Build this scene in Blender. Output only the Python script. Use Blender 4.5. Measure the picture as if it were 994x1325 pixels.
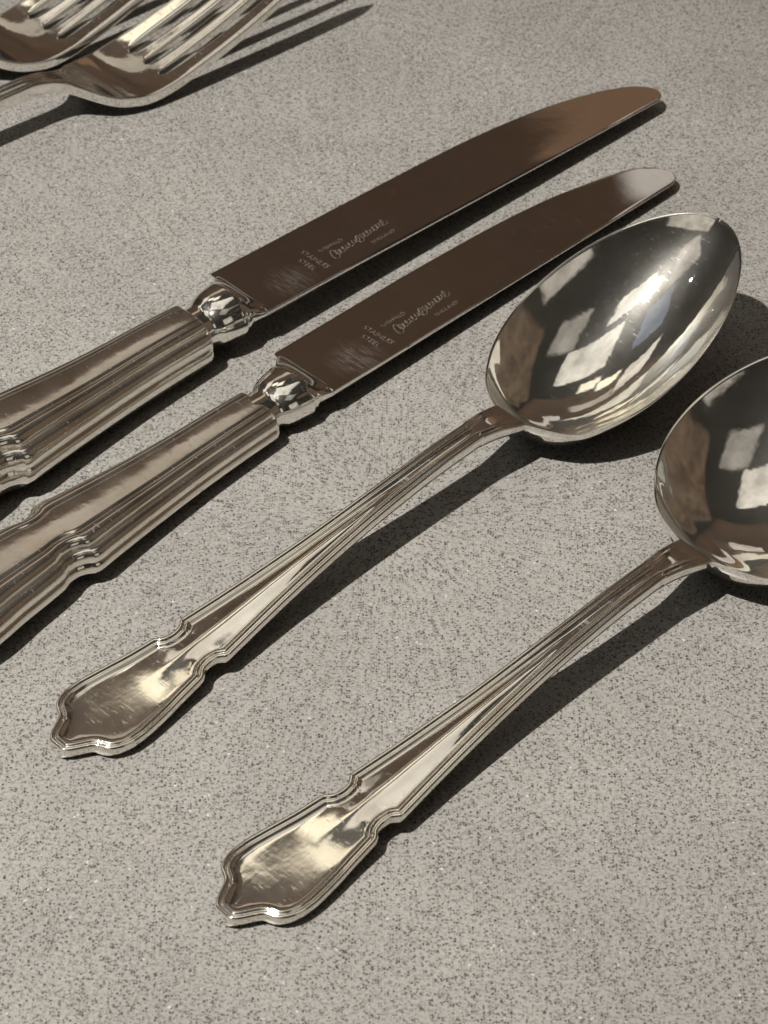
import bpy, math
import numpy as np

sc = bpy.context.scene
for o in list(bpy.data.objects):
    bpy.data.objects.remove(o, do_unlink=True)
MM = 0.001
COL = sc.collection

# ------------------------------------------------------------------ camera
THETA, DIST, FPX = 0.738, 537.0, 3480.0          # pitch below horizontal, mm to the look-at point, focal length in photo px
cam_d = bpy.data.cameras.new('camera')
cam = bpy.data.objects.new('camera', cam_d)
COL.objects.link(cam)
cam.location = (0, -DIST * math.cos(THETA) * MM, DIST * math.sin(THETA) * MM)
cam.rotation_euler = (math.pi / 2 - THETA, 0, 0)
cam_d.sensor_fit = 'HORIZONTAL'
cam_d.sensor_width = 36
cam_d.lens = FPX / 994 * 36
cam_d.clip_start = 0.01
cam_d.clip_end = 50
cam_d.dof.use_dof = True
cam_d.dof.focus_distance = 0.52
cam_d.dof.aperture_fstop = 70
sc.camera = cam

# ------------------------------------------------------------------ room light: dim brown surroundings, one small bright downlight, added soft area lights for reflections
world = bpy.data.worlds.new('World')
sc.world = world
world.use_nodes = True
bg = world.node_tree.nodes['Background']
bg.inputs['Color'].default_value = (0.030, 0.025, 0.019, 1)
bg.inputs['Strength'].default_value = 0.38

def lamp(name, kind, loc, power, color, **kw):
    d = bpy.data.lights.new(name, kind)
    d.energy = power
    d.color = color
    for k, v in kw.items():
        setattr(d, k, v)
    o = bpy.data.objects.new(name, d)
    COL.objects.link(o)
    o.location = loc
    return o

import mathutils
def aim(o, x, y, z):
    o.rotation_euler = (mathutils.Vector((x, y, z)) - o.location).to_track_quat('-Z', 'Y').to_euler()

key = lamp('downlight', 'SPOT', (-0.50, -0.30, 1.40), 122, (1.0, 0.95, 0.885), shadow_soft_size=0.016, spot_size=math.radians(27), spot_blend=1.0)
aim(key, -0.05, 0.015, 0)
lamp('downlight', 'POINT', (-1.40, 0.32, 1.50), 4, (0.94, 0.96, 1.0), shadow_soft_size=0.016)

WARM, CREAM = (1.0, 0.90, 0.70), (1.0, 0.93, 0.82)
def reflection_light(name, loc, target, sx, sy, radiance, color, edge=0.3, mottle=0.5, scale=3.0):
    """unseen area light added for reflections, its glow fades towards its rim and is uneven, like lamplight on plaster"""
    o = lamp(name, 'AREA', loc, radiance * sx * sy * 4.0, color, shape='RECTANGLE', size=sx, size_y=sy)
    aim(o, *target)
    d = o.data
    d.use_nodes = True
    nt = d.node_tree
    em = nt.nodes['Emission']
    geo = nt.nodes.new('ShaderNodeNewGeometry')
    sep = nt.nodes.new('ShaderNodeSeparateXYZ')
    nt.links.new(geo.outputs['Parametric'], sep.inputs[0])
    def math_(op, a, b=None, c=None):
        n = nt.nodes.new('ShaderNodeMath')
        n.operation = op
        for k, v in enumerate((a, b, c)):
            if v is None:
                continue
            if isinstance(v, (int, float)):
                n.inputs[k].default_value = v
            else:
                nt.links.new(v, n.inputs[k])
        return n.outputs[0]
    def ramp_edge(t):
        m = math_('MINIMUM', t, math_('SUBTRACT', 1.0, t))
        r = nt.nodes.new('ShaderNodeMapRange')
        r.interpolation_type = 'SMOOTHSTEP'
        r.inputs['From Min'].default_value = 0.0
        r.inputs['From Max'].default_value = max(edge, 1e-3)
        nt.links.new(m, r.inputs['Value'])
        return r.outputs['Result']
    no = nt.nodes.new('ShaderNodeTexNoise')
    no.inputs['Scale'].default_value = scale
    no.inputs['Detail'].default_value = 4.0
    nt.links.new(geo.outputs['Position'], no.inputs['Vector'])
    mo = math_('MULTIPLY_ADD', math_('SUBTRACT', no.outputs['Fac'], 0.5), 2.0 * mottle * 1.6, 1.0)
    f = math_('MULTIPLY', math_('MULTIPLY', ramp_edge(sep.outputs[0]), ramp_edge(sep.outputs[1])), math_('MAXIMUM', mo, 0.05))
    nt.links.new(f, em.inputs['Strength'])
    return o
def panel(x, y, sx, sy, radiance, color, **kw):  # added unseen light overhead, placed to be mirrored in the metal
    reflection_light('overhead_reflection_light', (x, y, 1.75), (x, y, 0), sx, sy, radiance, color, **kw)
panel(-0.55, 1.15, 0.44, 0.34, 1.00, WARM, edge=0.16, mottle=0.12)  # added for the cream patches on the spoon handles
panel(-0.20, 0.98, 0.42, 0.34, 0.90, WARM, edge=0.16, mottle=0.12)
panel(0.15, 0.22, 1.10, 0.85, 0.54, CREAM, edge=0.06, mottle=0.55, scale=2.6)  # added to fill the bowls with pale reflections
panel(-0.30, -0.55, 0.70, 0.45, 0.60, CREAM, edge=0.10, mottle=0.5, scale=2.6)
panel(-1.00, 0.35, 0.50, 0.70, 0.16, (0.55, 0.70, 1.0), edge=0.08, mottle=0.4)
panel(-1.15, 1.60, 0.70, 1.00, 0.55, CREAM, edge=0.10, mottle=0.4)  # added to make the fork tines mirror cream
panel(0.95, -0.55, 0.85, 0.80, 0.22, CREAM, edge=0.15, mottle=0.6, scale=2.4)
panel(-1.40, -0.45, 0.95, 1.00, 0.24, CREAM, edge=0.15, mottle=0.6, scale=2.4)
panel(-0.45, 1.98, 1.20, 0.60, 0.28, (1.0, 0.91, 0.77), edge=0.12, mottle=0.3)  # added to lighten the tops of the knife handles
panel(0.73, 2.80, 0.80, 0.62, 0.34, (1.0, 0.96, 0.88), edge=0.05, mottle=0.3)  # added for the pale reflection at the shorter blade's tip
panel(0.66, 3.75, 0.90, 1.10, 0.085, (1.0, 0.62, 0.36), edge=0.05, mottle=0.3)  # added for lighter brown at the longer blade's tip
reflection_light('side_reflection_light', (-1.30, -1.50, 0.90), (0, 0, 0), 2.4, 1.4, 0.36, CREAM, edge=0.08, mottle=0.6, scale=2.0)  # added unseen light behind the camera, for cream in the bowls
reflection_light('side_reflection_light', (1.40, -1.20, 0.75), (0, 0, 0), 0.9, 0.9, 0.36, CREAM, edge=0.15, mottle=0.6)  # added the same way on the right
reflection_light('side_reflection_light', (0.0, 4.60, 2.80), (0, 0, 0), 7.5, 5.5, 0.038, (1.0, 0.53, 0.29), edge=0.08, mottle=0.7, scale=0.8)  # added brown glow for the blades to mirror
reflection_light('side_reflection_light', (4.2, 0.8, 2.2), (0, 0, 0), 5.0, 3.6, 0.065, (1.0, 0.66, 0.42), edge=0.10, mottle=0.9, scale=1.5)  # added brown glow for the neck side of the bowls

sc.view_settings.view_transform = 'Standard'
sc.view_settings.look = 'None'
sc.view_settings.exposure = 0
sc.view_settings.gamma = 1
sc.view_settings.use_curve_mapping = False
sc.cycles.max_bounces = 10
sc.cycles.glossy_bounces = 6
sc.cycles.caustics_reflective = False
sc.cycles.sample_clamp_indirect = 4.0

# ------------------------------------------------------------------ materials
def nodes_of(name):
    m = bpy.data.materials.new(name)
    m.use_nodes = True
    nt = m.node_tree
    return m, nt, nt.nodes['Principled BSDF']

def N(nt, t, **kw):
    n = nt.nodes.new(t)
    for k, v in kw.items():
        if k in n.inputs:
            n.inputs[k].default_value = v
        else:
            setattr(n, k, v)
    return n

def mapping(nt, scale, rot=(0, 0, 0)):
    tc = N(nt, 'ShaderNodeTexCoord')
    mp = N(nt, 'ShaderNodeMapping')
    mp.inputs['Scale'].default_value = scale
    mp.inputs['Rotation'].default_value = rot
    nt.links.new(tc.outputs['Object'], mp.inputs['Vector'])
    return mp.outputs['Vector']

def ramp(nt, src, stops, interp='LINEAR'):
    r = N(nt, 'ShaderNodeValToRGB')
    r.color_ramp.interpolation = interp
    el = r.color_ramp.elements
    while len(el) < len(stops):
        el.new(0.5)
    for e, (pos, c) in zip(el, stops):
        e.position = pos
        e.color = (c, c, c, 1) if not isinstance(c, tuple) else c + (1,)
    nt.links.new(src, r.inputs['Fac'])
    return r.outputs['Color']

def metal(name, tint, rough_lo, rough_hi, bump, wavy, wear, haze, haze_rough=0.46, thr=0.60, smear=0.0, tarnish=(0.64, 0.57, 0.47), scratch_rot=0.0):
    m, nt, bs = nodes_of(name)
    L = nt.links
    bs.inputs['Metallic'].default_value = 1.0
    v1 = mapping(nt, (90, 90, 90))
    cloud = N(nt, 'ShaderNodeTexNoise', Scale=1.0, Detail=6.0, Roughness=0.65)
    L.new(v1, cloud.inputs['Vector'])
    v2 = mapping(nt, (260, 2600, 2600), (0, 0, scratch_rot))
    scr = N(nt, 'ShaderNodeTexNoise', Scale=1.0, Detail=4.0, Roughness=0.7)
    L.new(v2, scr.inputs['Vector'])
    v3 = mapping(nt, (1700, 300, 1700), (0, 0, 0.9))
    scr2 = N(nt, 'ShaderNodeTexNoise', Scale=1.0, Detail=3.0, Roughness=0.6)
    L.new(v3, scr2.inputs['Vector'])
    # polish wears through unevenly
    r = N(nt, 'ShaderNodeMapRange')
    r.inputs['From Min'].default_value = 0.35
    r.inputs['From Max'].default_value = 0.75
    r.inputs['To Min'].default_value = rough_lo
    r.inputs['To Max'].default_value = rough_hi
    L.new(cloud.outputs['Fac'], r.inputs['Value'])
    mk1 = ramp(nt, scr2.outputs['Fac'], [(thr, 0.0), (thr + 0.06, 1.0)])
    mk2 = ramp(nt, scr.outputs['Fac'], [(thr + 0.02, 0.0), (thr + 0.08, 1.0)])
    mkm = N(nt, 'ShaderNodeMath', operation='MAXIMUM')
    L.new(mk1, mkm.inputs[0])
    L.new(mk2, mkm.inputs[1])
    marks = mkm.outputs[0]
    add = N(nt, 'ShaderNodeMath', operation='MULTIPLY_ADD')
    L.new(marks, add.inputs[0])
    add.inputs[1].default_value = wear
    L.new(r.outputs['Result'], add.inputs[2])
    L.new(add.outputs[0], bs.inputs['Roughness'])
    tn = N(nt, 'ShaderNodeTexNoise', Scale=0.55, Detail=5.0, Roughness=0.7)
    L.new(v1, tn.inputs['Vector'])
    tf = ramp(nt, tn.outputs['Fac'], [(0.45, 0.0), (0.75, 0.55)])
    mix = N(nt, 'ShaderNodeMixRGB')
    mix.inputs['Color1'].default_value = tint + (1,)
    mix.inputs['Color2'].default_value = tarnish + (1,)
    L.new(tf, mix.inputs['Fac'])
    L.new(mix.outputs['Color'], bs.inputs['Base Color'])
    sm = N(nt, 'ShaderNodeMath', operation='ADD')
    L.new(scr.outputs['Fac'], sm.inputs[0])
    L.new(scr2.outputs['Fac'], sm.inputs[1])
    b1 = N(nt, 'ShaderNodeBump', Strength=bump, Distance=0.00004)
    L.new(sm.outputs[0], b1.inputs['Height'])
    big = N(nt, 'ShaderNodeTexNoise', Scale=3.0, Detail=2.0)
    L.new(v1, big.inputs['Vector'])
    b2 = N(nt, 'ShaderNodeBump', Strength=wavy, Distance=0.00022)
    L.new(big.outputs['Fac'], b2.inputs['Height'])
    L.new(b1.outputs['Normal'], b2.inputs['Normal'])
    L.new(b2.outputs['Normal'], bs.inputs['Normal'])
    # fine wear scatters part of the light into a broad sheen
    gl = N(nt, 'ShaderNodeBsdfAnisotropic')
    gl.inputs['Roughness'].default_value = haze_rough
    L.new(mix.outputs['Color'], gl.inputs['Color'])
    L.new(b2.outputs['Normal'], gl.inputs['Normal'])
    hz = N(nt, 'ShaderNodeMath', operation='MULTIPLY_ADD')
    hz.use_clamp = True
    if smear:
        # polish smear left on the blade beside the collar
        sv = N(nt, 'ShaderNodeVectorMath', operation='SUBTRACT')
        L.new(N(nt, 'ShaderNodeTexCoord').outputs['Object'], sv.inputs[0])
        sv.inputs[1].default_value = (0.011, 0.0045, 0.0055)
        sl = N(nt, 'ShaderNodeVectorMath', operation='LENGTH')
        L.new(sv.outputs[0], sl.inputs[0])
        sr = N(nt, 'ShaderNodeMapRange', interpolation_type='SMOOTHSTEP')
        for nm_, val in (('From Min', 0.001), ('From Max', 0.0080), ('To Min', smear * 0.8), ('To Max', 0.0)):
            sr.inputs[nm_].default_value = val
        L.new(sl.outputs['Value'], sr.inputs['Value'])
        sn = ramp(nt, scr2.outputs['Fac'], [(0.40, 0.1), (0.62, 1.0)])
        sm2 = N(nt, 'ShaderNodeMath', operation='MULTIPLY')
        L.new(sr.outputs['Result'], sm2.inputs[0])
        L.new(sn, sm2.inputs[1])
    L.new(cloud.outputs['Fac'], hz.inputs[0])
    hz.inputs[1].default_value = haze * 1.4
    hm = N(nt, 'ShaderNodeMath', operation='MULTIPLY_ADD')
    L.new(marks, hm.inputs[0])
    hm.inputs[1].default_value = haze * 1.6
    hm.inputs[2].default_value = haze * 0.2
    L.new(hm.outputs[0], hz.inputs[2])
    ms = N(nt, 'ShaderNodeMixShader')
    fac = hz.outputs[0]
    if smear:
        fa = N(nt, 'ShaderNodeMath', operation='ADD')
        fa.use_clamp = True
        L.new(fac, fa.inputs[0])
        L.new(sm2.outputs[0], fa.inputs[1])
        fac = fa.outputs[0]
    L.new(fac, ms.inputs['Fac'])
    L.new(bs.outputs[0], ms.inputs[1])
    L.new(gl.outputs[0], ms.inputs[2])
    L.new(ms.outputs[0], nt.nodes['Material Output'].inputs['Surface'])
    return m

SILVER = metal('worn_silver_plate', (0.92, 0.895, 0.83), 0.03, 0.13, 0.06, 0.10, 0.14, 0.10, thr=0.625)
BOWL = metal('polished_silver_plate', (0.93, 0.915, 0.86), 0.02, 0.07, 0.02, 0.16, 0.07, 0.09, haze_rough=0.40, thr=0.645)
COLLAR = metal('bright_silver_plate', (0.93, 0.915, 0.86), 0.03, 0.09, 0.02, 0.10, 0.07, 0.07)
HANDLE = metal('dull_silver_plate', (0.90, 0.87, 0.80), 0.05, 0.17, 0.06, 0.14, 0.18, 0.11, haze_rough=0.5, thr=0.645)
STEEL = metal('stainless_steel', (0.80, 0.77, 0.74), 0.012, 0.045, 0.006, 0.012, 0.04, 0.035, thr=0.63, smear=0.38, tarnish=(0.72, 0.69, 0.66))

def etched():
    m, nt, bs = nodes_of('etched_steel')
    bs.inputs['Metallic'].default_value = 0.6
    bs.inputs['Base Color'].default_value = (0.40, 0.35, 0.30, 1)
    bs.inputs['Roughness'].default_value = 0.6
    v = mapping(nt, (1500, 1500, 1500))
    n = N(nt, 'ShaderNodeTexNoise', Scale=1.0, Detail=3.0)
    nt.links.new(v, n.inputs['Vector'])
    c = ramp(nt, n.outputs['Fac'], [(0.38, (0.07, 0.055, 0.04)), (0.64, (0.32, 0.285, 0.24))])
    nt.links.new(c, bs.inputs['Base Color'])
    return m
ETCH = etched()

def quartz():
    m, nt, bs = nodes_of('speckled_quartz')
    L = nt.links
    v = mapping(nt, (1000, 1000, 1000))
    wob = N(nt, 'ShaderNodeTexNoise', Scale=2.2, Detail=2.0)
    L.new(v, wob.inputs['Vector'])
    sub = N(nt, 'ShaderNodeVectorMath', operation='SUBTRACT')
    sub.inputs[1].default_value = (0.5, 0.5, 0.5)
    L.new(wob.outputs['Color'], sub.inputs[0])
    scl = N(nt, 'ShaderNodeVectorMath', operation='SCALE')
    scl.inputs['Scale'].default_value = 0.8
    L.new(sub.outputs[0], scl.inputs[0])
    vv = N(nt, 'ShaderNodeVectorMath', operation='ADD')
    L.new(v, vv.inputs[0])
    L.new(scl.outputs[0], vv.inputs[1])

    def flecks(scale, frac, soft):
        vo = N(nt, 'ShaderNodeTexVoronoi', Scale=scale, Randomness=1.0)
        L.new(vv.outputs[0], vo.inputs['Vector'])
        sep = N(nt, 'ShaderNodeSeparateColor')
        L.new(vo.outputs['Color'], sep.inputs['Color'])
        on = ramp(nt, sep.outputs['Red'], [(0.0, 1.0), (frac, 0.0)], 'CONSTANT')
        inside = ramp(nt, vo.outputs['Distance'], [(0.30, 1.0), (0.30 + soft, 0.0)])
        mu = N(nt, 'ShaderNodeMath', operation='MULTIPLY')
        L.new(on, mu.inputs[0])
        L.new(inside, mu.inputs[1])
        return mu.outputs[0], sep.outputs['Green']

    base_n = N(nt, 'ShaderNodeTexNoise', Scale=1.5, Detail=4.0, Roughness=0.7)
    L.new(v, base_n.inputs['Vector'])
    col = ramp(nt, base_n.outputs['Fac'], [(0.32, (0.225, 0.216, 0.204)), (0.47, (0.342, 0.331, 0.312)), (0.68, (0.42, 0.408, 0.386))])
    big = N(nt, 'ShaderNodeTexNoise', Scale=0.035, Detail=3.0)
    L.new(v, big.inputs['Vector'])
    bigf = ramp(nt, big.outputs['Fac'], [(0.3, 0.92), (0.7, 1.06)])
    mb = N(nt, 'ShaderNodeMixRGB', blend_type='MULTIPLY')
    mb.inputs['Fac'].default_value = 1
    L.new(col, mb.inputs['Color1'])
    L.new(bigf, mb.inputs['Color2'])
    col = mb.outputs['Color']
    for scale, frac, soft, c1, c2, amt in ((1.95, 0.44, 0.32, (0.145, 0.145, 0.135), (0.235, 0.205, 0.18), 0.78),
                                           (2.0, 0.32, 0.27, (0.020, 0.020, 0.018), (0.10, 0.115, 0.095), 0.95),
                                           (1.50, 0.07, 0.25, (0.05, 0.045, 0.04), (0.16, 0.12, 0.09), 0.85),
                                           (1.60, 0.005, 0.22, (0.75, 0.74, 0.71), (0.55, 0.54, 0.51), 0.75)):
        f, rnd = flecks(scale, frac, soft)
        cm = N(nt, 'ShaderNodeMixRGB')
        cm.inputs['Color1'].default_value = c1 + (1,)
        cm.inputs['Color2'].default_value = c2 + (1,)
        L.new(rnd, cm.inputs['Fac'])
        sc_ = N(nt, 'ShaderNodeMath', operation='MULTIPLY')
        L.new(f, sc_.inputs[0])
        sc_.inputs[1].default_value = amt
        mx = N(nt, 'ShaderNodeMixRGB')
        L.new(sc_.outputs[0], mx.inputs['Fac'])
        L.new(col, mx.inputs['Color1'])
        L.new(cm.outputs['Color'], mx.inputs['Color2'])
        col = mx.outputs['Color']
    L.new(col, bs.inputs['Base Color'])
    bs.inputs['Roughness'].default_value = 0.34
    bs.inputs['Specular IOR Level'].default_value = 0.3
    fine = N(nt, 'ShaderNodeTexNoise', Scale=1.6, Detail=3.0)
    L.new(v, fine.inputs['Vector'])
    bp = N(nt, 'ShaderNodeBump', Strength=0.12, Distance=0.00008)
    L.new(fine.outputs['Fac'], bp.inputs['Height'])
    L.new(bp.outputs['Normal'], bs.inputs['Normal'])
    return m
QUARTZ = quartz()

# ------------------------------------------------------------------ mesh helpers (everything below is in mm, local to its thing)
def vert_normals(V, F):
    V = np.asarray(V, float)
    F = np.asarray(F, int)
    tri = np.concatenate([F[:, [0, 1, 2]], F[:, [0, 2, 3]]])
    a, b, c = V[tri[:, 0]], V[tri[:, 1]], V[tri[:, 2]]
    n = np.cross(b - a, c - a)
    n /= np.linalg.norm(n, axis=1, keepdims=True) + 1e-12
    out = np.zeros_like(V)
    for k in range(3):
        p0, p1, p2 = V[tri[:, k]], V[tri[:, (k + 1) % 3]], V[tri[:, (k + 2) % 3]]
        e1, e2 = p1 - p0, p2 - p0
        cs = (e1 * e2).sum(1) / (np.linalg.norm(e1, axis=1) * np.linalg.norm(e2, axis=1) + 1e-12)
        np.add.at(out, tri[:, k], n * np.arccos(np.clip(cs, -1, 1))[:, None])
    return out / (np.linalg.norm(out, axis=1, keepdims=True) + 1e-12)

def mesh_from(name, V, F, normals=None, smooth=True):
    me = bpy.data.meshes.new(name)
    V = np.asarray(V, float) * MM
    me.from_pydata([tuple(v) for v in V], [], [tuple(int(i) for i in f) for f in F])
    me.update()
    if smooth:
        me.polygons.foreach_set('use_smooth', [True] * len(me.polygons))
        if normals is not None:
            me.normals_split_custom_set_from_vertices([tuple(n) for n in normals])
    return me

def part(name, me, mat, parent, label=None):
    o = bpy.data.objects.new(name, me)
    COL.objects.link(o)
    o.parent = parent
    if not me.materials:
        me.materials.append(mat)
    if label:
        o['label'] = label
    return o

def thing(name, label, cat, x, y, z, rz, group=None, roll=0.0, pitch=0.0):
    o = bpy.data.objects.new(name, None)
    o.empty_display_size = 0.01
    COL.objects.link(o)
    o.location = (x * MM, y * MM, z * MM)
    o.rotation_mode = 'XYZ'
    o.rotation_euler = (roll, pitch, rz)
    o['label'] = label
    o['category'] = cat
    if group:
        o['group'] = group
    return o

def copy_thing(src, name, label, x, y, z, rz, roll=0.0, pitch=0.0):
    def cp(o, par):
        c = o.copy()
        COL.objects.link(c)
        c.parent = par
        for ch in o.children:
            cp(ch, c)
        return c
    c = cp(src, None)
    c.name = name
    c.location = (x * MM, y * MM, z * MM)
    c.rotation_euler = (roll, pitch, rz)
    c['label'] = label
    return c

def spline(xs, ys):
    """monotone cubic (PCHIP) interpolation"""
    x = np.asarray(xs, float)
    y = np.asarray(ys, float)
    h = np.diff(x)
    d = np.diff(y) / h
    m = np.zeros_like(y)
    m[0], m[-1] = d[0], d[-1]
    for i in range(1, len(x) - 1):
        if d[i - 1] * d[i] > 0:
            w1, w2 = 2 * h[i] + h[i - 1], h[i] + 2 * h[i - 1]
            m[i] = (w1 + w2) / (w1 / d[i - 1] + w2 / d[i])
    def f(q):
        q = np.clip(np.asarray(q, float), x[0], x[-1])
        i = np.clip(np.searchsorted(x, q, side='right') - 1, 0, len(x) - 2)
        t = (q - x[i]) / h[i]
        return ((1 + 2 * t) * (1 - t) ** 2 * y[i] + t * (1 - t) ** 2 * h[i] * m[i]
                + t * t * (3 - 2 * t) * y[i + 1] + t * t * (t - 1) * h[i] * m[i + 1])
    return f

def smooth01(x, a, b):
    t = np.clip((x - a) / (b - a), 0, 1)
    return t * t * (3 - 2 * t)

def edge_distance(U, Vv, pu, pv):
    """distance of each (U,Vv) to the outline polyline, searched near its own row"""
    out = np.full(U.shape, 1e9)
    ax, ay = pu[:-1], pv[:-1]
    bx, by = pu[1:], pv[1:]
    ex, ey = bx - ax, by - ay
    ll = ex * ex + ey * ey + 1e-12
    for i in range(U.shape[0]):
        u0 = U[i, 0]
        sel = np.where((np.minimum(ax, bx) < u0 + 6) & (np.maximum(ax, bx) > u0 - 6))[0]
        du = U[i][:, None] - ax[sel]
        dv = Vv[i][:, None] - ay[sel]
        t = np.clip((du * ex[sel] + dv * ey[sel]) / ll[sel], 0, 1)
        out[i] = np.sqrt((du - t * ex[sel]) ** 2 + (dv - t * ey[sel]) ** 2).min(1)
    return out

# columns across a handle: fixed distances from each edge, then an even middle
EDGE_D = np.array([0, .08, .18, .3, .45, .6, .78, .95, 1.12, 1.3, 1.5, 1.7, 1.9, 2.15, 2.45, 2.8])
def columns(w, n_mid=19):
    e = EDGE_D * min(1.0, 0.86 * w / EDGE_D[-1])
    left = -w + e
    mid = np.linspace(-(w - e[-1]), w - e[-1], n_mid + 2)[1:-1]
    return np.concatenate([left, mid, -left[::-1]])

def thread_profile(d, w):
    """raised double-thread border: height against distance from the edge"""
    f = spline([0, .10, .28, .55, .80, 1.02, 1.22, 1.5, 1.75, 2.05, 2.45, 3.2], [-.62, -.26, -.05, 0, -.10, -.46, -.44, -.10, -.12, -.42, -.66, -.70])
    k = np.clip(w / 2.7, 0.55, 1.0)
    return f(np.clip(d / k, 0, 3.2))

def grid_solid(U, Vv, Zt, Zb, inset=None, Vbot=None):
    """closed shell from a top and a bottom height grid over the same rows/columns; the sides tuck in under the top edge"""
    R, C = U.shape
    top = np.stack([U, Vv, Zt], -1).reshape(-1, 3)
    Vb = Vv if inset is None else Vv * inset
    if Vbot is not None:
        Vb = Vbot
    bot = np.stack([U, Vb, Zb], -1).reshape(-1, 3)
    idx = np.arange(R * C).reshape(R, C)
    o = R * C
    F = []
    a, b, c, d = idx[:-1, :-1], idx[1:, :-1], idx[1:, 1:], idx[:-1, 1:]
    F.append(np.stack([a, b, c, d], -1).reshape(-1, 4))
    F.append(np.stack([a + o, d + o, c + o, b + o], -1).reshape(-1, 4))
    # side walls with two extra loops so that shading stays crisp at the bottom edge
    loop = np.concatenate([idx[:, 0], idx[-1, 1:], idx[-2::-1, -1], idx[0, -2:0:-1]])
    V = np.concatenate([top, bot])
    rings = [loop]
    t, bt = V[loop], V[loop + o]
    for k, kz in ((0.02, 0.10), (0.04, 0.28), (0.14, 0.5), (0.36, 0.72), (0.68, 0.90)):
        ring = np.arange(len(loop)) + len(V)
        mid = t * (1 - k) + bt * k
        mid[:, 2] = t[:, 2] * (1 - kz) + bt[:, 2] * kz
        V = np.concatenate([V, mid])
        rings.append(ring)
    rings.append(loop + o)
    for r0, r1 in zip(rings[:-1], rings[1:]):
        r0n, r1n = np.roll(r0, -1), np.roll(r1, -1)
        F.append(np.stack([r0, r1, r1n, r0n], -1))
    return V, np.concatenate(F)

def fix_orientation(V, F):
    V = np.asarray(V)
    v0, v1, v2, v3 = (V[F[:, k]] for k in range(4))
    vol = (v0 * np.cross(v1, v2)).sum() + (v0 * np.cross(v2, v3)).sum()
    return F if vol > 0 else F[:, ::-1]

def split(V, F, tag_of_face, names):
    """cut one mesh into parts that keep the smooth normals of the whole"""
    nrm = vert_normals(V, F)
    out = {}
    for k, nm in enumerate(names):
        f = F[tag_of_face == k]
        used, inv_ = np.unique(f, return_inverse=True)
        out[nm] = (V[used], inv_.reshape(f.shape), nrm[used])
    return out

# ------------------------------------------------------------------ spoon and fork pattern: scalloped end, stepped waist, slim threaded stem
H_U = [0, .12, .5, 1.1, 2.0, 3.0, 3.9, 4.6, 5.1, 5.5, 6.0, 6.7, 7.8, 9.2, 11, 13, 16, 20, 24, 27.5, 29.4, 30.2, 30.8, 31.6, 33, 34.4, 35.2, 35.8, 36.6, 38, 45, 55, 67, 80, 95, 108]
H_W = [.05, .9, 1.8, 2.6, 3.35, 4.0, 4.55, 5.0, 5.5, 6.3, 7.3, 8.1, 8.8, 9.3, 9.6, 9.6, 9.3, 8.7, 8.0, 7.5, 7.2, 6.8, 6.2, 5.75, 5.55, 5.7, 6.2, 6.7, 6.85, 6.7, 5.9, 4.9, 3.9, 3.15, 2.65, 2.5]
handle_w = spline(H_U, H_W)

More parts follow.
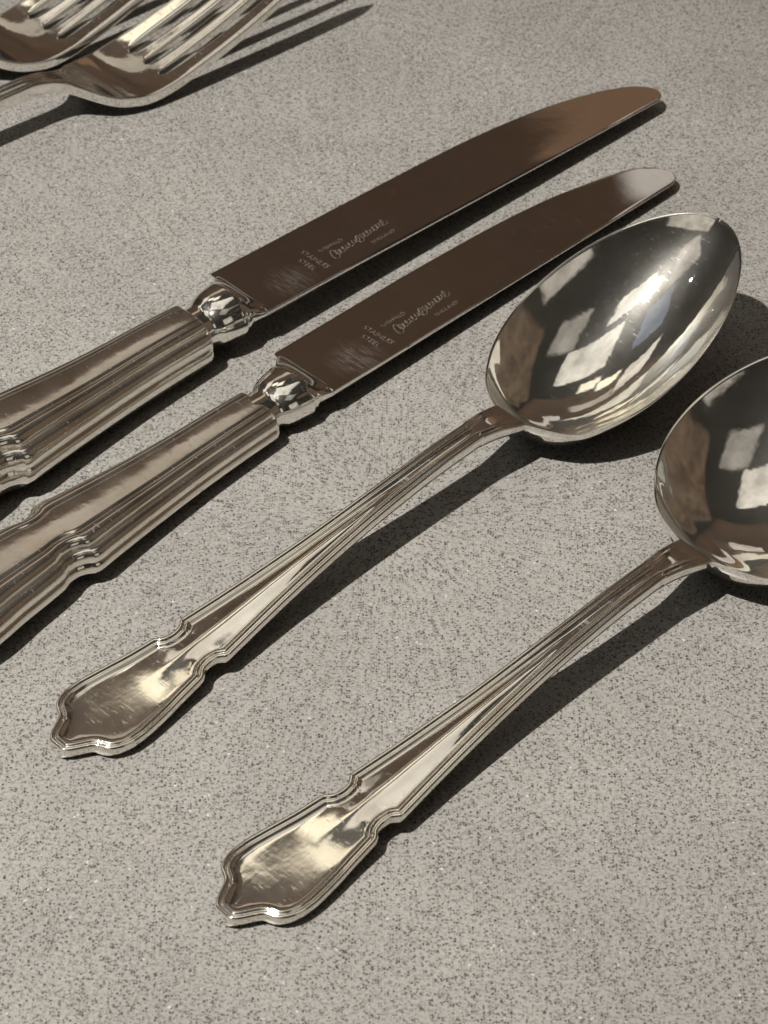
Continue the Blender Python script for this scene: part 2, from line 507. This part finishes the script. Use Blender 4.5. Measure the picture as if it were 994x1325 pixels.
def build_spoon_mesh(n_w, bowl_len, bowl_w, egg, rim0, slope, depth, thick_bowl, nu=118.0):
    tip = nu + bowl_len
    s = np.linspace(0, math.pi, 400)
    eu = nu + bowl_len / 2 * (1 - np.cos(s))
    ew = bowl_w / 2 * np.sin(s) * (1 + egg * np.cos(s))
    def w_bowl(u):
        return np.where(u < nu, 0, np.interp(u, eu, ew))
    def w_of(u):
        # neck: handle width flows into the bowl with a small concave fillet
        a = np.where(u < 108, handle_w(u), 2.5 + 1.7 * smooth01(u, 105, 120))
        b = w_bowl(u)
        k = 5.5
        m = np.maximum(a, b)
        soft = np.where(np.abs(a - b) < k, (k - np.abs(a - b)) ** 2 / (4 * k), 0)
        return np.where(u < nu + bowl_len * .5, m + soft, b)
    rows = np.concatenate([[0, .05, .12, .22, .35], np.arange(.5, 8.5, .11), np.arange(8.5, 28, .3), np.arange(28, 39, .13),
                           np.arange(39, 106, .55), np.arange(106, 132, .22), np.arange(132, tip - 12, .6),
                           tip - 12 * (np.cos(np.linspace(0, math.pi / 2, 46))) ** 1.7])
    rows = rows[rows < tip - 1e-4]
    rows = np.append(rows, tip - 0.003)
    W = w_of(rows)
    W[-1] = 0.25
    U = np.repeat(rows[:, None], 2 * len(EDGE_D) + 19, 1)
    Vv = np.stack([columns(w) for w in W])
    pu = np.concatenate([rows[::-1], rows])
    pv = np.concatenate([-W[::-1], W])
    dist = edge_distance(U, Vv, pu, pv)
    wloc = np.minimum(np.repeat(W[:, None], U.shape[1], 1), 9)
    rimz = spline([0, 6, 18, 36, 60, 85, 100, 107, 112, 116, 120, 125, 131, 138, tip],
                  [3.05, 3.1, 3.45, 5.3, 8.4, 11.6, 12.9, 13.1, 12.7, 11.7, 10.5, 9.75, rim0 + slope * 13 + .25, rim0 + slope * 20, rim0 + slope * bowl_len])
    zc = rimz(U)
    Y = np.clip(np.abs(Vv) / np.maximum(W[:, None], 1e-3), 0, 1)
    Dl = depth * (np.where(rows > nu - 1, np.interp(rows, eu, ew), 0) / (bowl_w / 2)) ** 1.45
    bowl_drop = Dl[:, None] * (1 - Y ** 2.25)
    fade = 1 - smooth01(U, 107, 119)
    th = thread_profile(dist, wloc)
    # panel: low ridge between the waist and the stem, a slight hollow in the broad end
    pw = np.maximum(W[:, None] - 2.3, 0.3)
    yy = np.clip(np.abs(Vv) / pw, 0, 1)
    ridge = (0.55 * smooth01(U, 14, 40) * (1 - smooth01(U, 70, 88)) - 0.25 * (1 - smooth01(U, 5, 20))) * (1 - yy ** 2) * (dist > 2.0) * smooth01(dist, 2.0, 3.0)
    ridge = ridge + 0.35 * smooth01(U, 20, 40) * (1 - smooth01(U, 60, 75)) * np.exp(-(Vv / 1.5) ** 2)
    lip = -0.30 * (1 - smooth01(dist, 0, .45)) - 0.0 * dist
    Zt = zc + (th + ridge) * fade + lip * (1 - fade) - bowl_drop
    T = spline([0, 10, 36, 80, 104, 113, 121, 132, 146, tip], [2.75, 2.6, 2.6, 3.0, 3.4, 3.1, 2.4, 1.6, thick_bowl, thick_bowl * .85])(U)
    # underside: rounded back on the stem, follows the bowl below
    back = (1 - Y ** 2) * 0.5 * smooth01(U, 40, 90) * (1 - smooth01(U, 108, 124))
    Zb = zc - 0.25 * fade - bowl_drop - T * (1 + 0 * Y) - back
    Zb = np.minimum(Zb, Zt - 0.35)
    und = np.minimum(1.0 * (1 - smooth01(U, 108, 132)) + 0.2, 0.45 * W[:, None])
    V, F = grid_solid(U, Vv, Zt, Zb, 1 - und / np.maximum(W[:, None], .05))
    F = fix_orientation(V, F)
    cen = V[F].mean(1)[:, 0]
    tag = (cen > nu - 2.5).astype(int)
    return split(V, F, tag, ['handle', 'bowl'])

def make_spoon(label, x, y, rz, **kw):
    t = thing('spoon', label, 'spoon', x, y, 0, rz)
    parts = build_spoon_mesh(0, **kw)
    for _ in range(2):                     # deepen the bowl until it just rests on the counter
        kw['depth'] += parts['bowl'][0][:, 2].min() * 1.05
        parts = build_spoon_mesh(0, **kw)
    print('spoon', kw['depth'], {k: round(float(p_[0][:, 2].min()), 2) for k, p_ in parts.items()})
    for nm, mat in (('handle', SILVER), ('bowl', BOWL)):
        V, F, n = parts[nm]
        part(nm, mesh_from(nm, V, F, n), mat, t)
    return t

# ------------------------------------------------------------------ countertop
def countertop():
    x0, x1, y0, y1, t = -700, 700, -520, 620, 30
    b = 3
    V = [(x0, y0, -b), (x1, y0, -b), (x1, y1, -b), (x0, y1, -b),
         (x0 + b, y0 + b, 0), (x1 - b, y0 + b, 0), (x1 - b, y1 - b, 0), (x0 + b, y1 - b, 0),
         (x0, y0, -t), (x1, y0, -t), (x1, y1, -t), (x0, y1, -t)]
    F = [(4, 5, 6, 7), (0, 1, 5, 4), (1, 2, 6, 5), (2, 3, 7, 6), (3, 0, 4, 7),
         (8, 9, 1, 0), (9, 10, 2, 1), (10, 11, 3, 2), (11, 8, 0, 3), (11, 10, 9, 8)]
    me = mesh_from('countertop', V, F, smooth=False)
    o = bpy.data.objects.new('countertop', me)
    COL.objects.link(o)
    me.materials.append(QUARTZ)
    o['kind'] = 'structure'
    o['label'] = 'speckled grey quartz countertop under the cutlery'
countertop()

# ------------------------------------------------------------------ spoons
make_spoon('oval silver dessert spoon whose whole bowl is in view, beside the shorter knife',
           -59.47, -65.78, 0.776, nu=119.2, bowl_len=63.0, bowl_w=41.0, egg=0.09, rim0=7.2, slope=0.32, depth=10.6, thick_bowl=1.1)
make_spoon('silver spoon with wide round bowl cut off by the right edge, nearest the viewer',
           -27.59, -104.58, 0.758, nu=120.2, bowl_len=60.0, bowl_w=51.0, egg=0.07, rim0=8.0, slope=0.28, depth=11.5, thick_bowl=1.1)

# ------------------------------------------------------------------ knives
def blade_mesh(length, width, edge_pts, z0):
    """wedge blade: thick straight spine at v=0, thin edge on the far side that curves in to the rounded point"""
    us = np.concatenate([np.linspace(0, 1.2, 8), np.linspace(1.6, length - 30, 60), length - 30 * (1 - np.sin(np.linspace(0.02, math.pi / 2, 90)))])
    us[-1] = length - 0.004
    edge = spline(*edge_pts)(us)
    edge[us < 1.2] = width - 0.9 * (1 - np.sqrt(np.clip(1 - (1 - us[us < 1.2] / 1.2) ** 2, 0, 1)))
    q = np.clip((us - (length - 4.5)) / 4.5, 0, 1)
    sp = 3.4 * (1 - np.sqrt(1 - q ** 2))                      # the spine rounds up only at the very point
    edge = np.maximum(edge, sp + .1)
    cols = np.array([0, .006, .015, .03, .06, .12, .2, .3, .4, .5, .6, .7, .8, .88, .94, .975, .99, 1])
    U = np.repeat(us[:, None], len(cols), 1)
    Vv = sp[:, None] + (edge - sp)[:, None] * cols[None]
    axis = z0 - 0.020 * U * z0 / 5.0
    half = (1.0 - 0.5 * U / length) * (1 - 0.85 * np.clip(Vv / width, 0, 1) ** 0.8) + 0.05
    dd = np.minimum(Vv - sp[:, None], edge[:, None] - Vv)
    half = half * (0.55 + 0.45 * np.clip(dd / 0.25, 0, 1) ** 0.5)
    V, F = grid_solid(U, Vv, axis + half, axis - half, Vbot=Vv + 0.55 * (1 - cols[None]) ** 6 * np.clip((edge - sp) / 6, 0, 1)[:, None])
    F = fix_orientation(V, F)
    return V, F

def loft(sections, cap=True):
    """sections: list of (n,3) rings"""
    n = len(sections[0])
    V = np.concatenate(sections)
    F = []
    for i in range(len(sections) - 1):
        a = np.arange(n) + i * n
        b = a + n
        F.append(np.stack([a, np.roll(a, -1), np.roll(b, -1), b], -1))
    F = np.concatenate(F)
    if cap:
        for i, rev in ((0, True), (len(sections) - 1, False)):
            c = V[i * n:(i + 1) * n].mean(0)
            ci = len(V)
            V = np.concatenate([V, c[None]])
            a = np.arange(n) + i * n
            an = np.roll(a, -1)
            q = np.stack([np.full(n, ci), a, an, np.full(n, ci)], -1)
            F = np.concatenate([F, q[:, ::-1] if rev else q])
    return V, F

def tri_clean(F):
    return [tuple(dict.fromkeys(int(i) for i in f)) for f in F]

def bolster_mesh(width, z0):
    cy0 = 7.0
    n = 64
    ang = np.linspace(0, 2 * math.pi, n, endpoint=False)
    secs = []
    #        u     half-width  half-height  centre-y  squareness
    prof = [(-17.0, 5.2, 4.6, 6.7, 2), (-14.2, 5.4, 4.7, 6.8, 2), (-13.5, 5.3, 4.65, 6.8, 2), (-12.9, 5.4, 4.7, 6.9, 2), (-12.3, 5.75, 4.95, 6.9, 2), (-11.5, 6.25, 5.3, 6.9, 2), (-10.6, 6.65, 5.6, 7.0, 2),
            (-9.6, 6.95, 5.8, 7.0, 2), (-8.6, 7.15, 5.95, 7.1, 2), (-7.6, 7.3, 6.05, 7.1, 2), (-6.8, 7.4, 6.1, 7.1, 2), (-6.2, 7.55, 6.15, 7.15, 2), (-5.8, 7.65, 6.15, 7.15, 2), (-5.5, 7.6, 6.05, 7.15, 2), (-5.25, 7.4, 5.85, 7.15, 2), (-5.05, 7.1, 5.5, 7.15, 2), (-4.95, 6.9, 5.2, 7.2, 2),
            (-4.3, 6.9, 4.5, 7.4, 2.1), (-3.4, 6.9, 3.5, 7.8, 2.3), (-2.4, 7.3, 2.6, 8.1, 2.6), (-1.4, 7.8, 1.9, 8.4, 3), (-.5, 8.2, 1.45, 8.6, 3.6), (.15, 8.4, 1.2, 8.7, 4), (.55, 8.2, .95, 8.7, 4)]
    for u, a, b, cy, e in prof:
        if u < -4.9:
            a, b = a * 0.93, b * 0.95
        c, s_ = np.cos(ang), np.sin(ang)
        y = cy + a * np.sign(c) * np.abs(c) ** (2 / e)
        z = z0 + b * (0.92 + 0.05 * (z0 - 5.0)) * np.sign(s_) * np.abs(s_) ** (2 / e)
        secs.append(np.stack([np.full(n, u), y, z], -1))
    return loft(secs)

KH_U = [0, .35, .9, 1.8, 8, 20, 36, 49, 52.5, 53.8, 54.8, 56, 57.5, 59, 60.2, 61.2, 63, 72, 82, 90, 95, 97.5, 98.6, 99.6, 101.5, 104, 105.5, 106]
KH_W = [5.2, 5.9, 6.3, 6.45, 6.6, 7.0, 8.2, 9.6, 10.0, 9.75, 9.0, 8.4, 8.1, 8.2, 8.6, 9.0, 9.3, 10.4, 11.7, 11.6, 10.6, 9.2, 7.6, 6.5, 5.6, 4.1, 2.2, .3]
kh_w = spline(KH_U, KH_W)
def knife_handle_mesh(k, kb, lean):
    us = np.concatenate([np.linspace(0, 2, 14), np.arange(2.5, 54, .8), np.arange(54, 67, .28), np.arange(67, 94, .8), np.arange(94, 106, .2), [106]])
    secs = []
    # half profile from the panel centre out to the side: distance from the edge in mm -> drop from the top in units of half-thickness
    for u in us:
        w = float(kh_w(u)) * k
        b = float(spline([0, .5, 1.6, 30, 60, 85, 100, 106], [3.7, 4.3, 4.6, 4.9, 5.6, 6.0, 5.2, 2.4])(u)) * kb
        # flat panel on top, then three rounded reeds rolling down the flank
        kk = min(1.0, w / 7.6)
        p_ = w * 0.38
        a = np.linspace(0, math.pi / 2, 40)[::-1]
        m_ = 1.97
        reed = np.abs(np.sin(m_ * a * 2)) ** 0.7
        ey = p_ + (w - p_) * np.sin(a)
        ez = .94 * b * np.cos(a) ** 0.95
        disp = 1.15 * kk * (reed - 0.75) * np.clip(a / .12, 0, 1) * np.clip(1 - (u < 1.2) * .7, 0, 1)
        yq0 = ey + disp * np.sin(a)
        zq0 = ez + disp * np.cos(a)
        pm = np.linspace(p_, 0, 9)[1:]
        ph = .94 * b + .02 * b * (1 - (pm / p_) ** 2)
        yq = np.concatenate([yq0, pm])
        zq = np.concatenate([zq0, ph])
        # top from +side to -side, then bottom back
        yt = np.concatenate([yq, -yq[-2::-1]])
        zt = np.concatenate([zq, zq[-2::-1]])
        yb = -yt[1:-1]
        zb = -zt[1:-1]
        ring_y = np.concatenate([yt, yb])
        ring_z = np.concatenate([zt, zb])
        cy = 6.85 - lean * u
        secs.append(np.stack([np.full(len(ring_y), -14.6 - u), cy + ring_y, b + ring_z], -1))
    zbase = min(s_[:, 2].min() for s_ in secs)
    V, F = loft(secs)
    V[:, 2] -= zbase
    return V, F

def text_mesh(body, size, shear=0.0):
    cu = bpy.data.curves.new('lettering', 'FONT')
    cu.body = body
    cu.size = size * MM
    cu.shear = shear
    cu.extrude = 0.004 * MM
    cu.space_character = 1.06
    o = bpy.data.objects.new('tmp_lettering', cu)
    COL.objects.link(o)
    dg = bpy.context.evaluated_depsgraph_get()
    me = bpy.data.meshes.new_from_object(o.evaluated_get(dg))
    bpy.data.objects.remove(o, do_unlink=True)
    bpy.data.curves.remove(cu)
    me.name = 'lettering'
    return me

def script_mesh(length, height):
    """looping cursive signature as a flat ribbon"""
    rng = np.random.default_rng(5)
    pts = []
    n = 17
    t = np.linspace(0, n * 2 * math.pi, n * 26)
    amp = np.interp(t / t[-1], [0, .06, .12, .45, .52, .58, .9, 1], [1.25, 1.25, .6, .55, 1.2, .6, .6, .9])
    amp = amp * (1 + .25 * np.sin(t * .37 + 1.0))
    x = t / t[-1] * length + np.cos(t) * height * .26 * amp + np.sin(t) * height * .25 * amp
    y = np.sin(t) * height * .5 * amp
    P = np.stack([x, y], -1)
    T = np.gradient(P, axis=0)
    T /= np.linalg.norm(T, axis=1, keepdims=True) + 1e-9
    Nn = np.stack([-T[:, 1], T[:, 0]], -1)
    hw = (0.09 + 0.06 * np.clip(-T[:, 1], 0, 1))[:, None]
    a, b = P + Nn * hw, P - Nn * hw
    m = len(P)
    zz = np.linspace(0.0, 0.006, m)[:, None]
    V = np.concatenate([np.hstack([a, zz]), np.hstack([b, zz])])
    F = [(i + m, i + 1 + m, i + 1, i) for i in range(m - 1)]
    return V, np.array(F)

def make_knife(label, x, y, rz, length, width, edge_pts, k, kb, z0, lean):
    t = thing('knife', label, 'knife', x, y, 0, rz, 'table knives')
    V, F = blade_mesh(length, width, edge_pts, z0)
    me = mesh_from('blade', V, F, smooth=True)
    me.set_sharp_from_angle(angle=math.radians(28))
    blade = part('blade', me, STEEL, t)
    V, F = bolster_mesh(width, z0)
    me = mesh_from('bolster', V, tri_clean(F), smooth=True)
    me.set_sharp_from_angle(angle=math.radians(50))
    part('bolster', me, COLLAR, t)
    V, F = knife_handle_mesh(k, kb, lean)
    me = mesh_from('handle', V, tri_clean(F), smooth=True)
    me.set_sharp_from_angle(angle=math.radians(60))
    part('handle', me, HANDLE, t)
    # inscription etched near the bolster
    def put(me_, u, v, rot, nm, lab):
        o = part(nm, me_, ETCH, blade, lab)
        up = z0 - 0.020 * u * z0 / 5.0 + (1.0 - 0.5 * u / length) * (1 - 0.85 * (v / width) ** 0.8) + 0.05 + 0.03
        o.location = (u * MM, v * MM, up * MM)
        # follow the slope of the blade face
        du = -0.020 * z0 / 5.0 - 0.5 / length * (1 - 0.85 * (v / width) ** 0.8)
        dv = -(1.0 - 0.5 * u / length) * 0.85 * 0.8 / width * max(v / width, .05) ** -0.2
        nrm = np.array([-du, -dv, 1.0])
        nrm /= np.linalg.norm(nrm)
        xa = np.array([math.cos(rot), math.sin(rot), 0])
        xa -= nrm * xa.dot(nrm)
        xa /= np.linalg.norm(xa)
        ya = np.cross(nrm, xa)
        import mathutils
        R = mathutils.Matrix((xa, ya, nrm)).transposed()
        o.rotation_euler = R.to_euler()
    put(text_mesh('STAINLESS', 1.95), 19.6, 11.6, -math.pi / 2, 'inscription', 'etched word STAINLESS across the blade')
    put(text_mesh('STEEL', 1.95), 17.0, 9.6, -math.pi / 2, 'inscription', 'etched word STEEL across the blade')
    put(text_mesh('SHEFFIELD', 1.45), 22.9, 8.5, 0.0, 'inscription', 'small etched line beside the script')
    put(text_mesh('ENGLAND', 1.45, 0.2), 33.6, 3.0, 0.02, 'inscription', 'small etched line beyond the script')
    V, F = script_mesh(17.5, 2.3)
    put(mesh_from('lettering', V, F, smooth=False), 24.2, 5.6, 0.12, 'inscription', 'looping etched script name')
    return t

make_knife('longer knife with bolster and plain dark blade, between the forks and the shorter knife',
           -24.57, 54.2, 0.765, 127.8, 19.2,
           ([0, 38, 62, 75, 86.5, 102, 110, 116, 120.5, 124.5, 126.6, 127.5, 127.8], [19.1, 19.2, 19.2, 18.95, 18.3, 16.4, 14.7, 12.9, 11.1, 8.8, 6.6, 4.8, 3.6]), 1.05, 1.42, 7.6, 0.022)
make_knife('shorter knife with a pale reflection at its tip, beside the oval spoon',
           -10.17, 30.58, 0.793, 112.2, 18.7,
           ([0, 35, 51, 67, 83, 94, 102, 107, 110, 111.6, 112.2], [18.7, 18.7, 18.4, 17.8, 16.3, 14.2, 12.3, 10.5, 8.2, 5.8, 3.6]), 1.0, 1.0, 5.0, 0.022)

# ------------------------------------------------------------------ forks
def build_fork_mesh():
    nu, uc, tip = 114.0, 140.3, 193.0
    W_all = spline([0, 108, 114, 117, 119, 121, 124, 128, 133, 138, 143, 160, tip], [2.5, 2.5, 2.9, 3.8, 5.0, 6.6, 8.9, 10.8, 12.0, 12.5, 12.6, 12.4, 11.6])
    slot = 1.25
    zc = spline([0, 6, 18, 36, 60, 85, 100, 107, 112, 117, 122, 128, 134, 140, 148, 160, 175, tip],
                [2.95, 3.3, 4.1, 5.6, 8.5, 11.6, 12.9, 13.0, 12.3, 10.2, 7.4, 4.8, 3.7, 4.4, 6.4, 10.0, 15.6, 23.5])
    def wid(u):
        return np.where(u < 108, handle_w(u), W_all(u))
    rows = np.concatenate([[0, .05, .12, .22, .35], np.arange(.5, 8.5, .12), np.arange(8.5, 28, .4), np.arange(28, 39, .15),
                           np.arange(39, 100, .8), np.arange(100, uc - .01, .3)])
    rows = np.append(rows, uc)
    # columns: 4 strips x k columns so that the tines continue the grid of the palm
    fr = np.array([0, .012, .03, .06, .1, .16, .24, .33, .42, .5, .58, .67, .76, .84, .9, .94, .97, .988, 1])
    def strip_edges(u):
        w = float(wid(u))
        pitch = 2 * w / 4
        g = u - uc
        s_ = 0.0 if g <= 0 else slot * math.sqrt(max(0, 1 - max(0, 1 - g / 1.6) ** 2))
        s_ += max(0, g) / (tip - uc) * 0.55
        es = []
        for k in range(4):
            l, r = -w + k * pitch, -w + (k + 1) * pitch
            l += s_ if k > 0 else s_ * .0
            r -= s_ if k < 3 else s_ * .0
            g2 = max(0, (u - (tip - 7)) / 7)
            mid = (l + r) / 2
            q = 1 - 0.82 * g2 ** 2.2
            es.append((mid + (l - mid) * q, mid + (r - mid) * q))
        return es
    nrow = len(rows)
    cols = []
    for u in rows:
        es = strip_edges(min(u, uc))
        c = []
        for k, (l, r) in enumerate(es):
            cc = l + (r - l) * fr
            c.extend(cc if k == 0 else cc[1:])
        cols.append(c)
    Vv = np.array(cols)
    U = np.repeat(rows[:, None], Vv.shape[1], 1)
    W = wid(rows)
    pu = np.concatenate([rows[::-1], rows])
    pv = np.concatenate([-W[::-1], W])
    dist = edge_distance(U, Vv, pu, pv)
    dist = np.minimum(dist, (W[:, None] - np.abs(Vv)) + 0)
    fade = 1 - smooth01(U, 110, 124)
    wl = np.minimum(np.repeat(W[:, None], U.shape[1], 1), 9)
    def dish(u, v):
        return 0.9 * smooth01(u, 118, 134) * (v / 12.5) ** 2
    def lip(d):
        return -0.5 * (1 - np.sqrt(np.clip(1 - (1 - np.clip(d / .5, 0, 1)) ** 2, 0, 1)))
    Zt = zc(U) + thread_profile(dist, wl) * fade + lip(dist) * (1 - fade) + dish(U, Vv)
    Tf = spline([0, 10, 36, 80, 104, 113, 122, 132, 145, tip], [2.75, 2.6, 2.6, 3.0, 3.4, 3.2, 2.7, 2.5, 2.5, 1.5])
    Zb = np.minimum(zc(U) - Tf(U) + dish(U, Vv), Zt - .4)
    # shells, then weld
    Vs, Fs, tags = [], [], []
    V, F = grid_solid(U, Vv, Zt, Zb)
    cen = V[F].mean(1)[:, 0]
    keep = ~(np.abs(V[F][:, :, 0] - uc).max(1) < 1e-6)       # open where the tines start
    F = F[keep]
    F = fix_orientation(V, F)
    Vs.append(V); Fs.append(F); tags.append((V[F].mean(1)[:, 0] > nu).astype(int))
    off = len(V)
    trow = np.concatenate([[uc], uc + np.array([.06, .16, .3, .5, .75, 1.05, 1.35, 1.6]), np.arange(uc + 2.2, tip - 7, .8), np.linspace(tip - 7, tip, 26)])
    for k in range(4):
        E = [strip_edges(u)[k] for u in trow]
        tv = np.array([l + (r - l) * fr for l, r in E])
        tu = np.repeat(trow[:, None], len(fr), 1)
        l = np.array([e[0] for e in E])[:, None]
        r = np.array([e[1] for e in E])[:, None]
        dl, dr = tv - l, r - tv
        gg = smooth01(tu, uc, uc + 1.4)
        dl = dl if k == 0 else dl + (1 - gg) * 2
        dr = dr if k == 3 else dr + (1 - gg) * 2
        half = (r - l) / 2
        d = np.minimum(dl, dr)
        rr = np.minimum(1.0, half)
        crown = -0.75 * (1 - np.sqrt(np.clip(1 - (1 - np.clip(d / rr, 0, 1)) ** 2, 0, 1))) * smooth01(tu, uc, uc + 10)
        zt = zc(tu) + lip(np.minimum(d, 1)) * (1 - smooth01(tu, uc, uc + 10)) + crown + dish(tu, tv)
        zb = np.minimum(zc(tu) - Tf(tu) + dish(tu, tv), zt - .35)
        V, F = grid_solid(tu, tv, zt, zb)
        F = F[~(np.abs(V[F][:, :, 0] - uc).max(1) < 1e-6)]
        F = fix_orientation(V, F)
        Vs.append(V); Fs.append(F + off); tags.append(np.full(len(F), 2 + k))
        off += len(V)
    V = np.concatenate(Vs); F = np.concatenate(Fs); tag = np.concatenate(tags)
    key = np.round(V, 4)
    _, first, inv_ = np.unique(key, axis=0, return_index=True, return_inverse=True)
    V = V[first]
    F = inv_.ravel()[F]
    return split(V, F, tag, ['handle', 'head', 'tine0', 'tine1', 'tine2', 'tine3'])

FORK_GROUP = 'forks at the top left'
fork = thing('fork', 'silver fork nearer the knives, its whole head and tine shadows in view', 'fork', 0, 0, 0, 0, FORK_GROUP)
for nm, (V, F, n) in build_fork_mesh().items():
    nm2 = 'tine' if nm.startswith('tine') else nm
    part(nm2, mesh_from(nm2, V, F, n), SILVER if nm != 'head' else BOWL, fork)

def place_by_neck(o, nx, ny, rz, z=0.0, u=114.0, pitch=0.0):
    o.location = ((nx - u * math.cos(rz)) * MM, (ny - u * math.sin(rz)) * MM, z * MM)
    o.rotation_euler = (0, pitch, rz)
place_by_neck(fork, -78.6, 139.5, 0.68)
fork2 = copy_thing(fork, 'fork', 'silver fork in the top left corner, partly cut off, behind the other fork', 0, 0, 0, 0)
place_by_neck(fork2, -104.0, 154.5, 0.70)
